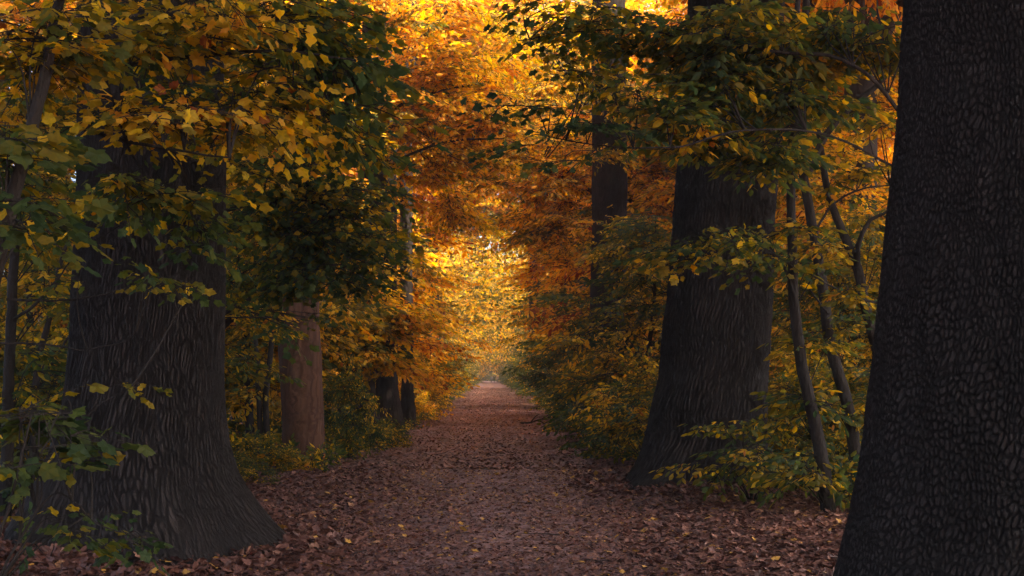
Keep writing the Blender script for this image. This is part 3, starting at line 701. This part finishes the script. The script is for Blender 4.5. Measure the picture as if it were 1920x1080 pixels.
# ---- young trees: left thicket
yp('dim green young tree at the left edge behind the straight stem',-60,25,0,.46,1.0)
yp('olive young tree behind the left oak on its left',60,19,0,.46,.75)
yp('tall orange young tree glowing far behind at the left edge',20,30,1,.65)
yp('orange young tree just left of the left oak, deep in the wood',110,34,3,.65,1.1)
yp('golden young tree peeping out right behind the left oak',400,27,1,.62)
yp('olive-gold young tree above the two thin stems',470,25,0,.56)
yp('ochre young tree behind the slanting trunk',440,33,3,.68,1.1)
yp('green-gold young tree directly behind the bare reddish trunk',530,28,1,.44)
yp('dark olive young tree between the bare trunk and the three trunks',560,32,0,.34,.85)
yp('amber young tree rising behind the three trunks',640,38,1,.66,1.1)
plant('golden_sapling','slender sapling with golden sprays hanging before the three trunks on the left','sapling',(-3.75,27.5),
 [([(-3.75,27.5,-.03),(-3.6,27.5,1.2),(-3.3,27.4,2.6),(-3.0,27.3,3.6)],[.04,.035,.025,.01])],
 [(700,570,27.4,50,40,.5,'mid',5,9,.58),(745,600,27.4,40,35,.5,'mid',5,7,.62),(690,650,27.4,40,30,.5,'mid',4,8,.52),(735,680,27.3,25,12,.3,'mid',2,5,.62),(640,600,27.5,40,50,.5,'mid',5,8,.40)])
yp('yellow young tree just beyond the dark trunk at the path edge',790,42,0,.62,.9)
yp('copper young tree high on the left, arching toward the path',735,44,3,.65,1.15)
yp('yellow-green young tree along the left edge of the path, mid distance',815,54,1,.54,1.0)
yp('orange young tree between the left oak and the dark green maple',330,36,1,.65,1.2)
yp('deep ochre young tree far back between the oak and the bare trunk',520,42,3,.64,1.3)
yp('rusty orange young tree far back above the bare trunk',600,46,1,.65,1.4)
# right thicket
yp('olive young tree left of the thick right oak',1205,27,2,.42,.8)
yp('orange young tree filling the gap between the two right oaks of the avenue',1200,37,1,.65,1.1)
yp('gold and green young tree before the leaf-wrapped oak trunk',1165,30.5,2,.44,.42)
yp('green young tree leaning over the path before the far right trunks',1045,44,0,.36,.95)
yp('orange-topped young tree behind the leaf-wrapped oak',1160,43,3,.62,1.2)
yp('added tall slender young tree, placed to shade the leaf-wrapped oak, half hidden behind the left side of the thick right oak',1335,36,3,.62,1.15)  # added to cast shade on the leaf-wrapped oak trunk
yp('tawny young tree far behind the thick right oak',1290,44,1,.68,1.35)
yp('glowing orange young tree seen through the stems at the right',1590,29,1,.65,1.05)
yp('orange young tree right behind the near right trunk',1680,31,3,.65,1.0)
yp('ochre young tree just right of the thick right oak',1480,26,0,.62,.9)
yp('olive young tree low behind the bowed stem',1560,21,2,.44,.62)
yp('dull green young tree low behind the crooked stem',1650,22,2,.42,.7)
yp('amber young tree deep in the wood behind the bowed stem',1530,38,1,.65,1.3)
yp('brown-gold young tree at the far right of the wood',1640,42,3,.64,1.3)
yp('green young tree on the right bank in the mid distance',1020,56,1,.40,1.0)
yp('burnt orange young tree high above the right bank',1075,54,3,.60,1.3)

# the golden maple over the path, caught by the sun
plant('golden_maple','brilliant golden maple arching over the path, the brightest foliage of the avenue','tree',(-5.0,31.5),
 [([(-5,31.5,-.05),(-4.8,31.4,3),(-4.2,31,6),(-3,30.5,8.5),(-1.5,30,10)],[.16,.14,.12,.08,.03]),
  ([(-4.3,31,5.6),(-3,30.4,6.4),(-1.6,30,6.9),(-.2,29.6,6.9)],[.07,.05,.03,.015]),
  ([(-3.6,30.7,7.4),(-2.2,30.2,8.0),(-.8,29.8,8.2)],[.05,.035,.015])],
 [(700,25,29,80,40,1.0,'mid',5,6,.62),(850,20,29,80,30,1.0,'mid',4,6,.60),(780,120,30,80,45,1.0,'mid',8,6,.64),(860,160,30,90,50,1.0,'mid',9,6,.65),(800,200,30,90,40,1.0,'mid',8,6,.65),(890,215,30,60,30,.8,'mid',5,6,.66),
  (720,180,30.5,60,70,1,'mid',6,6,.60),(720,260,30.5,70,40,1,'mid',6,6,.62),(830,290,31,90,40,1,'mid',8,6,.60),(760,340,31,80,50,1,'mid',7,6,.63),(850,380,31,50,50,.8,'mid',4,6,.68),
  (760,40,31,90,40,1,'mid',6,6,.62),(930,120,31,50,60,.8,'mid',4,6,.68)])
plant('copper_maple','copper orange maple across the path, its branches meeting the golden maple overhead','tree',(4.6,38.0),
 [([(4.6,38,-.05),(4.4,38,3),(3.6,37.6,6),(2.4,37.2,9)],[.16,.14,.11,.05]),([(4,37.8,5),(2.6,37.3,6.6),(.8,36.8,7.4)],[.06,.04,.015])],
 [(980,330,37,80,60,1.2,'mid',11,7,.58),(930,260,37,60,50,1.2,'mid',8,7,.57),(1050,300,37,70,70,1.2,'mid',10,7,.59),(1060,420,37,70,50,1.2,'mid',7,8,.54),(990,420,38,50,40,1,'mid',6,8,.56),
  (1020,180,38,80,60,1.2,'mid',9,7,.59),(960,80,38,80,70,1.2,'mid',9,7,.57),(1220,330,37,50,80,1,'mid',8,7,.61),(1210,180,37,50,80,1,'mid',7,7,.59),(1145,60,32.6,40,40,.5,'mid',4,8,.60),(1130,170,32.6,35,40,.5,'mid',3,7,.6),(1150,280,32.6,30,25,.4,'mid',2,5,.6),(1080,90,39,90,80,1.2,'mid',8,7,.58)])

# ------------------------------------------------------------------ old trees of the canopy (some added only to shade the near path and trunks)
def trunk_simple(H=13,r=.42):
    acc=Acc(); pp,rr=smooth_path([(0,0,-.2),(0,0,.3),(.05,.05,3),(.1,0,8),(.0,.1,H)],[r*1.7,r*1.2,r,r*.8,r*.4],40); tube(acc,pp,rr,20,wob=.012)
    v,t,m,a=acc.get(); return mesh_from('trunk',v,t,[M_bark2],smooth=True)
TS=trunk_simple()
def canopy_tree(label,x,y,c,rz,s=1.0,off=0.0,z=0,group=None):
    r=thing('woodland_tree',label,'tree',(x,y,float(ground_z(x,y))),rz,1.0,group); link('trunk',TS,r); crown_for(r,c,0,(s,s,1),off,z=z); return r
G='added woodland trees shading the near path'
for i,(x,y) in enumerate([(-3,1),(3.2,-2.5),(-9,5),(9,2),(-14,13),(-13.5,24),(-8.5,20),(9.5,14),(10.5,18),(15,8),(15.5,20),(9,-6),(-7.8,26),(-15,3)]):  # added blockers, mostly out of view, keeping sun and sky off the foreground
    canopy_tree('added tall woodland tree, mostly out of view, whose high crown shades the near path',x,y,i%2,i*1.3,1.12,0,0,G)
canopy_tree('tall avenue oak on the left, mid distance, crown vaulting the path',-4.3,50,1,.4,1.15,.15)
canopy_tree('tall avenue oak on the right, mid distance, bluish dark trunk',2.6,54,0,1.4,1.15,.28)
canopy_tree('avenue oak farther back on the left',-4.6,64,1,2.4,1.15,.15)
canopy_tree('bluish trunk of a far avenue oak between the green shrubs on the right',1.55,84,0,3.4,1.1,.25)
canopy_tree('avenue oak far back on the left of the path',-5.0,82,1,4.4,1.1,.15)
for i,(x,y,l) in enumerate([(-12,44,'tall orange-crowned tree deep in the left wood'),(12,46,'tall orange-crowned tree deep in the right wood'),(-20,38,'tall tree far out in the left wood'),(18,36,'tall tree far out in the right wood'),(-13,62,'tall tree behind the orange crowns on the left'),(11,64,'tall tree behind the orange crowns on the right')]):
    canopy_tree(l,x,y,i%2,i*2.1,1.2,.28)

canopy_tree('added small amber-crowned tree, placed to shade the three left trunks, in the thicket between the thick right oak and the slim stems',7.5,27.7,1,.9,.7,.28,z=-2)  # added so its crown keeps direct sun off the three left trunks
canopy_tree('added smaller orange-crowned tree, placed to shade the leaf-wrapped oak, standing in the thicket behind the bowed and slim stems',8.2,32.5,0,1.9,.72,.28,z=-3)  # added as a sun blocker for the leaf-wrapped oak trunk

# ------------------------------------------------------------------ far wood and ground cover
def far_wood():
    acc=Acc()
    for y in np.arange(60,330,5.0):
        pc=-.0167*y; gz=float(ground_z(pc,y)); sc=1.0+y/260
        n=26 if y<140 else 20
        for sd in(-1,1):
            # bank of undergrowth beside the path
            m=n*7
            x=pc+sd*(2.6+max(0,y-110)/230+0.4*rng.random()+7.5*rng.random(m)**1.4); z=gz+.2+7.5*rng.random(m)*np.clip((np.abs(x-pc)-2.4)/2.0,.15,1)
            yy=y+(rng.random(m)-.5)*5
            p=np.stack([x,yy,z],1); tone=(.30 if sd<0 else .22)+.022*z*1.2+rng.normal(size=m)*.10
            d=rng.normal(size=(m,3)); d[:,0]-=sd*.8; d[:,2]*=.3
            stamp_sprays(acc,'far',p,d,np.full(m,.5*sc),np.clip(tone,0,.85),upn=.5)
            # higher wood behind
            m=n*7
            x=pc+sd*(4.5+16*rng.random(m)); z=gz+3+17*rng.random(m); p=np.stack([x,y+(rng.random(m)-.5)*5,z],1)
            d=rng.normal(size=(m,3)); d[:,2]*=.3
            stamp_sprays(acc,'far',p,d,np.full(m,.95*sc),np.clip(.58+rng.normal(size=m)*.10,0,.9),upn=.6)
        # branches meeting over the path
        if y>72:
            m=n*4
            x=pc+rng.normal(size=m)*3.2; h0=max(5.6-.03*(y-72),3.9); z=gz+h0+(11)*rng.random(m)**1.2
            p=np.stack([x,y+(rng.random(m)-.5)*5,z],1); d=rng.normal(size=(m,3)); d[:,2]*=.3
            stamp_sprays(acc,'far',p,d,np.full(m,.75*sc),np.clip(.52+rng.normal(size=m)*.11,0,.85),upn=.5)
    # wood closing the end of the avenue
    m=2600; x=-5.5+rng.normal(size=m)*20; z=-.5+26*rng.random(m)**1.3; y=352+10*rng.random(m)
    keep=~((np.abs(x+5.0)<4.0)&(z<4.2)); 
    p=np.stack([x,y,z],1); d=rng.normal(size=(m,3)); d[:,2]*=.3
    stamp_sprays(acc,'far',p,d,np.full(m,2.6),np.clip(.40+rng.normal(size=m)*.1,0,.85),upn=.6)
    v,t,mi,a=acc.get(); print('far tris',len(t))
    o=link('far_off_wood',mesh_from('far_off_wood',v,t,[M_leaf,M_twig],mi=mi,tone=a)); o['kind']='stuff'; o['label']='far-off autumn wood lining and vaulting the distant avenue'; o['category']='wood'
far_wood()
def cover():
    acc=Acc(); n=3600
    y=13+(62-13)*rng.random(n)**1.3; sd=np.where(rng.random(n)<.5,-1,1)
    off=2.15+0.25*np.sin(y*.7)+np.abs(rng.normal(size=n))*2.6
    off=np.where(y<19,off+1.6,off)
    x=-.0167*y+sd*off
    p=np.stack([x,y,ground_z(x,y)],1); d=rng.normal(size=(n,3)); d[:,2]=.5+.5*rng.random(n)
    stamp_sprays(acc,'herb',p,d,.7+.7*rng.random(n)*np.clip((off-2.0)/1.2,.3,1),np.clip(.36+rng.normal(size=n)*.12,0,.7),upn=.6)
    v,t,mi,a=acc.get()
    o=link('undergrowth',mesh_from('undergrowth',v,t,[M_leaf,M_twig],mi=mi,tone=a)); o['kind']='stuff'; o['label']='low green and yellow herbs covering the ground beside the path'; o['category']='undergrowth'
cover()

# two far trunks framing the end of the path
def far_trunk(label,px,Y,r,lean,H=9):
    b=PX(px,HY,Y); gz=float(ground_z(b[0],Y)); acc=Acc()
    pp,rr=smooth_path([(0,0,-.2),(0,0,1),(lean*.5,0,H*.5),(lean,0,H)],[r*1.5,r,r*.85,r*.6],16); tube(acc,pp,rr,10,wob=.03)
    c=Acc(); blob(c,acc,'far',(lean,0,H+1.5),(3,3,1.8),9,9,.62,root=np.array([lean,0,H-1]),brr=.12)
    root=thing('avenue_tree',label,'tree',(b[0],Y,gz))
    v,t,m,a=acc.get(); link('trunk',mesh_from('trunk',v,t,[M_bark2],smooth=True),root)
    v,t,m,a=c.get(); link('crown',mesh_from('crown',v,t,[M_leaf,M_twig],mi=m,tone=a),root)
far_trunk('tiny dark upright trunk left of the distant end of the path',893,240,.42,-.1,6)
far_trunk('thin leaning trunk right of the distant end of the path',946,245,.3,-1.6,6)
# golden bush beside the opening
b_=Acc(); s_=Acc(); blob(b_,s_,'far',(0,0,1.3),(.4,.5,.8),5,6,.66,root=np.array([0,0,0.]),brr=.05,scale=.5)
gx_=PX(896,HY,200)[0]; r=thing('golden_bush','tiny golden bush at the distant end of the path, beside the walkers','shrub',(gx_,200,float(ground_z(gx_,200))))
v,t,m,a=s_.get(); link('stem',mesh_from('stem',v,t,[M_twig]),r); v,t,m,a=b_.get(); link('foliage',mesh_from('foliage',v,t,[M_leaf,M_twig],mi=m,tone=a),r)

# ------------------------------------------------------------------ walkers far down the path
def flat_mat(name,c,rough=.8):
    m,nt,out,N=nodes(name); pr=N('BsdfPrincipled'); pr.inputs['Roughness'].default_value=rough
    nz=N('TexNoise'); nz.inputs['Scale'].default_value=12; mx=N('MixRGB'); mx.inputs[1].default_value=(*[q*.8 for q in c],1); mx.inputs[2].default_value=(*c,1)
    nt.links.new(nz.outputs['Fac'],mx.inputs[0]); nt.links.new(mx.outputs[0],pr.inputs['Base Color']); nt.links.new(pr.outputs[0],out.inputs[0]); return m
M_skin=flat_mat('skin',(.5,.3,.22)); M_hair=flat_mat('dark_hair',(.04,.03,.02))
def person(label,x,y,coat,legs,step=.22,face=1,h=1.72):
    root=thing('person',label,'person',(x,y,float(ground_z(x,y))),math.pi if face<0 else 0,h/1.72)
    def skin(name,verts,edges,rads,mat):
        me=bpy.data.meshes.new(name); me.from_pydata(verts,edges,[]); me.materials.append(mat)
        o=link(name,me,root); md=o.modifiers.new('skin','SKIN'); 
        for i,rr in enumerate(rads): me.skin_vertices[0].data[i].radius=(rr[0],rr[1]) if isinstance(rr,tuple) else (rr,rr)
        me.skin_vertices[0].data[0].use_root=True
        o.modifiers.new('sub','SUBSURF').levels=1; o.modifiers['sub'].render_levels=2; return o
    s=step
    V=[(0,0,.93),(0,0,1.15),(0,.0,1.38),(0,0,1.48),(0,.02,1.56),(0,.02,1.68),
       (-.1,0,.88),(-.1,s*.5,.48),(-.1,s*.6-.05,.08),(-.1,s*.6+.12,.03),(.1,0,.88),(.1,-s*.2,.48),(.1,-s*.9,.1),(.1,-s*.9+.15,.03),
       (-.2,0,1.40),(-.25,-.06,1.12),(-.24,.06,.88),(-.24,.1,.80),(.2,0,1.40),(.25,.05,1.12),(.24,.14,.90),(.24,.17,.82)]
    E=[(0,1),(1,2),(2,3),(3,4),(4,5),(0,6),(6,7),(7,8),(8,9),(0,10),(10,11),(11,12),(12,13),(2,14),(14,15),(15,16),(16,17),(2,18),(18,19),(19,20),(20,21)]
    Rr=[(.15,.11),(.14,.10),(.16,.10),.055,.085,.09,.085,.06,.045,.035,.085,.06,.045,.035,.06,.045,.035,.03,.06,.045,.035,.03]
    skin('body',V,E,Rr,M_skin)
    # clothes a little larger than the body
    VC=[V[0],V[1],V[2],V[14],V[15],V[16],V[18],V[19],V[20],(0,0,.82)]
    skin('coat',VC,[(0,1),(1,2),(2,3),(3,4),(4,5),(2,6),(6,7),(7,8),(0,9)],[(.18,.14),(.165,.125),(.185,.12),.075,.06,.05,.075,.06,.05,(.2,.15)],coat)
    VL=[(0,0,.9)]+[V[i] for i in(6,7,8,9,10,11,12,13)]
    skin('trousers',VL,[(0,1),(1,2),(2,3),(3,4),(0,5),(5,6),(6,7),(7,8)],[.13,.10,.075,.06,.05,.10,.075,.06,.05],legs)
    skin('hair',[(0,-.01,1.62),(0,-.01,1.72)],[(0,1)],[.095,.085],M_hair)
m_dark=flat_mat('dark_coat',(.03,.03,.045)); m_pink=flat_mat('pale_pink_coat',(.55,.34,.36)); m_jean=flat_mat('denim',(.06,.08,.14)); m_grey=flat_mat('grey_coat',(.35,.32,.38))
pxx=lambda px,Y:(px-CX)*Y/F
person('distant walker in dark clothes in the middle of the path',pxx(927,300),300,m_dark,m_dark,.25,1,1.8)
person('distant walker in a pale pink coat, right of the dark-clothed one',pxx(932.5,304),304,m_pink,m_jean,.2,-1,1.66)
person('distant walker in a light grey coat, left of the dark-clothed one',pxx(921.5,306),306,m_grey,m_dark,.2,1,1.7)

# ------------------------------------------------------------------ light
hz=bpy.data.materials.new('haze'); hz.use_nodes=True; hn=hz.node_tree; hn.nodes.clear()
pv=hn.nodes.new('ShaderNodeVolumePrincipled'); pv.inputs['Color'].default_value=(.95,.93,.9,1); pv.inputs['Density'].default_value=0.0011; pv.inputs['Anisotropy'].default_value=0.5
ho=hn.nodes.new('ShaderNodeOutputMaterial'); hn.links.new(pv.outputs[0],ho.inputs['Volume'])
X0,X1,Y0,Y1,Z0,Z1=-1000,1000,-450,1600,-3,32
hv=np.array([(x,y,z) for x in(X0,X1) for y in(Y0,Y1) for z in(Z0,Z1)],float)
hq=np.array([(0,1,3,2),(4,6,7,5),(0,4,5,1),(2,3,7,6),(0,2,6,4),(1,5,7,3)])
o=link('haze',mesh_from('haze',hv,hq,[hz])); o['kind']='stuff'; o['label']='thin warm haze filling the wood'; o['category']='haze'
SUN_EL=math.radians(51); SUN_AZ=math.radians(110)   # azimuth to the right of straight ahead (+Y)
sd=Vector((math.sin(SUN_AZ)*math.cos(SUN_EL),math.cos(SUN_AZ)*math.cos(SUN_EL),math.sin(SUN_EL)))
sun=bpy.data.lights.new('sun','SUN'); sun.energy=3.6; sun.angle=math.radians(0.6); sun.color=(1,.80,.55)
so=bpy.data.objects.new('sun',sun); COL.objects.link(so); so.rotation_euler=sd.to_track_quat('Z','Y').to_euler()
W=bpy.data.worlds.new('World'); SC.world=W; W.use_nodes=True; nt=W.node_tree; nt.nodes.clear()
sk=nt.nodes.new('ShaderNodeTexSky'); sk.sky_type='NISHITA'; sk.sun_disc=False; sk.sun_elevation=SUN_EL; sk.sun_rotation=SUN_AZ; sk.dust_density=5; sk.ozone_density=0.3; sk.air_density=0.8
bg=nt.nodes.new('ShaderNodeBackground'); bg.inputs[1].default_value=0.15; wo=nt.nodes.new('ShaderNodeOutputWorld')
nt.links.new(sk.outputs[0],bg.inputs[0]); nt.links.new(bg.outputs[0],wo.inputs[0])

cam=bpy.data.cameras.new('camera'); cam.lens=45; cam.sensor_width=36; cam.shift_y=(HY-540)/1920; cam.clip_end=3000; cam.clip_start=.05
co=bpy.data.objects.new('camera',cam); COL.objects.link(co); co.location=(0,0,CAMZ); co.rotation_euler=(math.pi/2,0,0); SC.camera=co
SC.view_settings.view_transform='Standard'; SC.view_settings.look='None'; SC.view_settings.exposure=2.36; SC.view_settings.gamma=1
SC.render.engine='CYCLES'
cy=SC.cycles; cy.max_bounces=7; cy.diffuse_bounces=4; cy.transmission_bounces=5; cy.glossy_bounces=2; cy.volume_bounces=0; cy.use_denoising=True
cy.sample_clamp_indirect=4; cy.caustics_reflective=False; cy.caustics_refractive=False
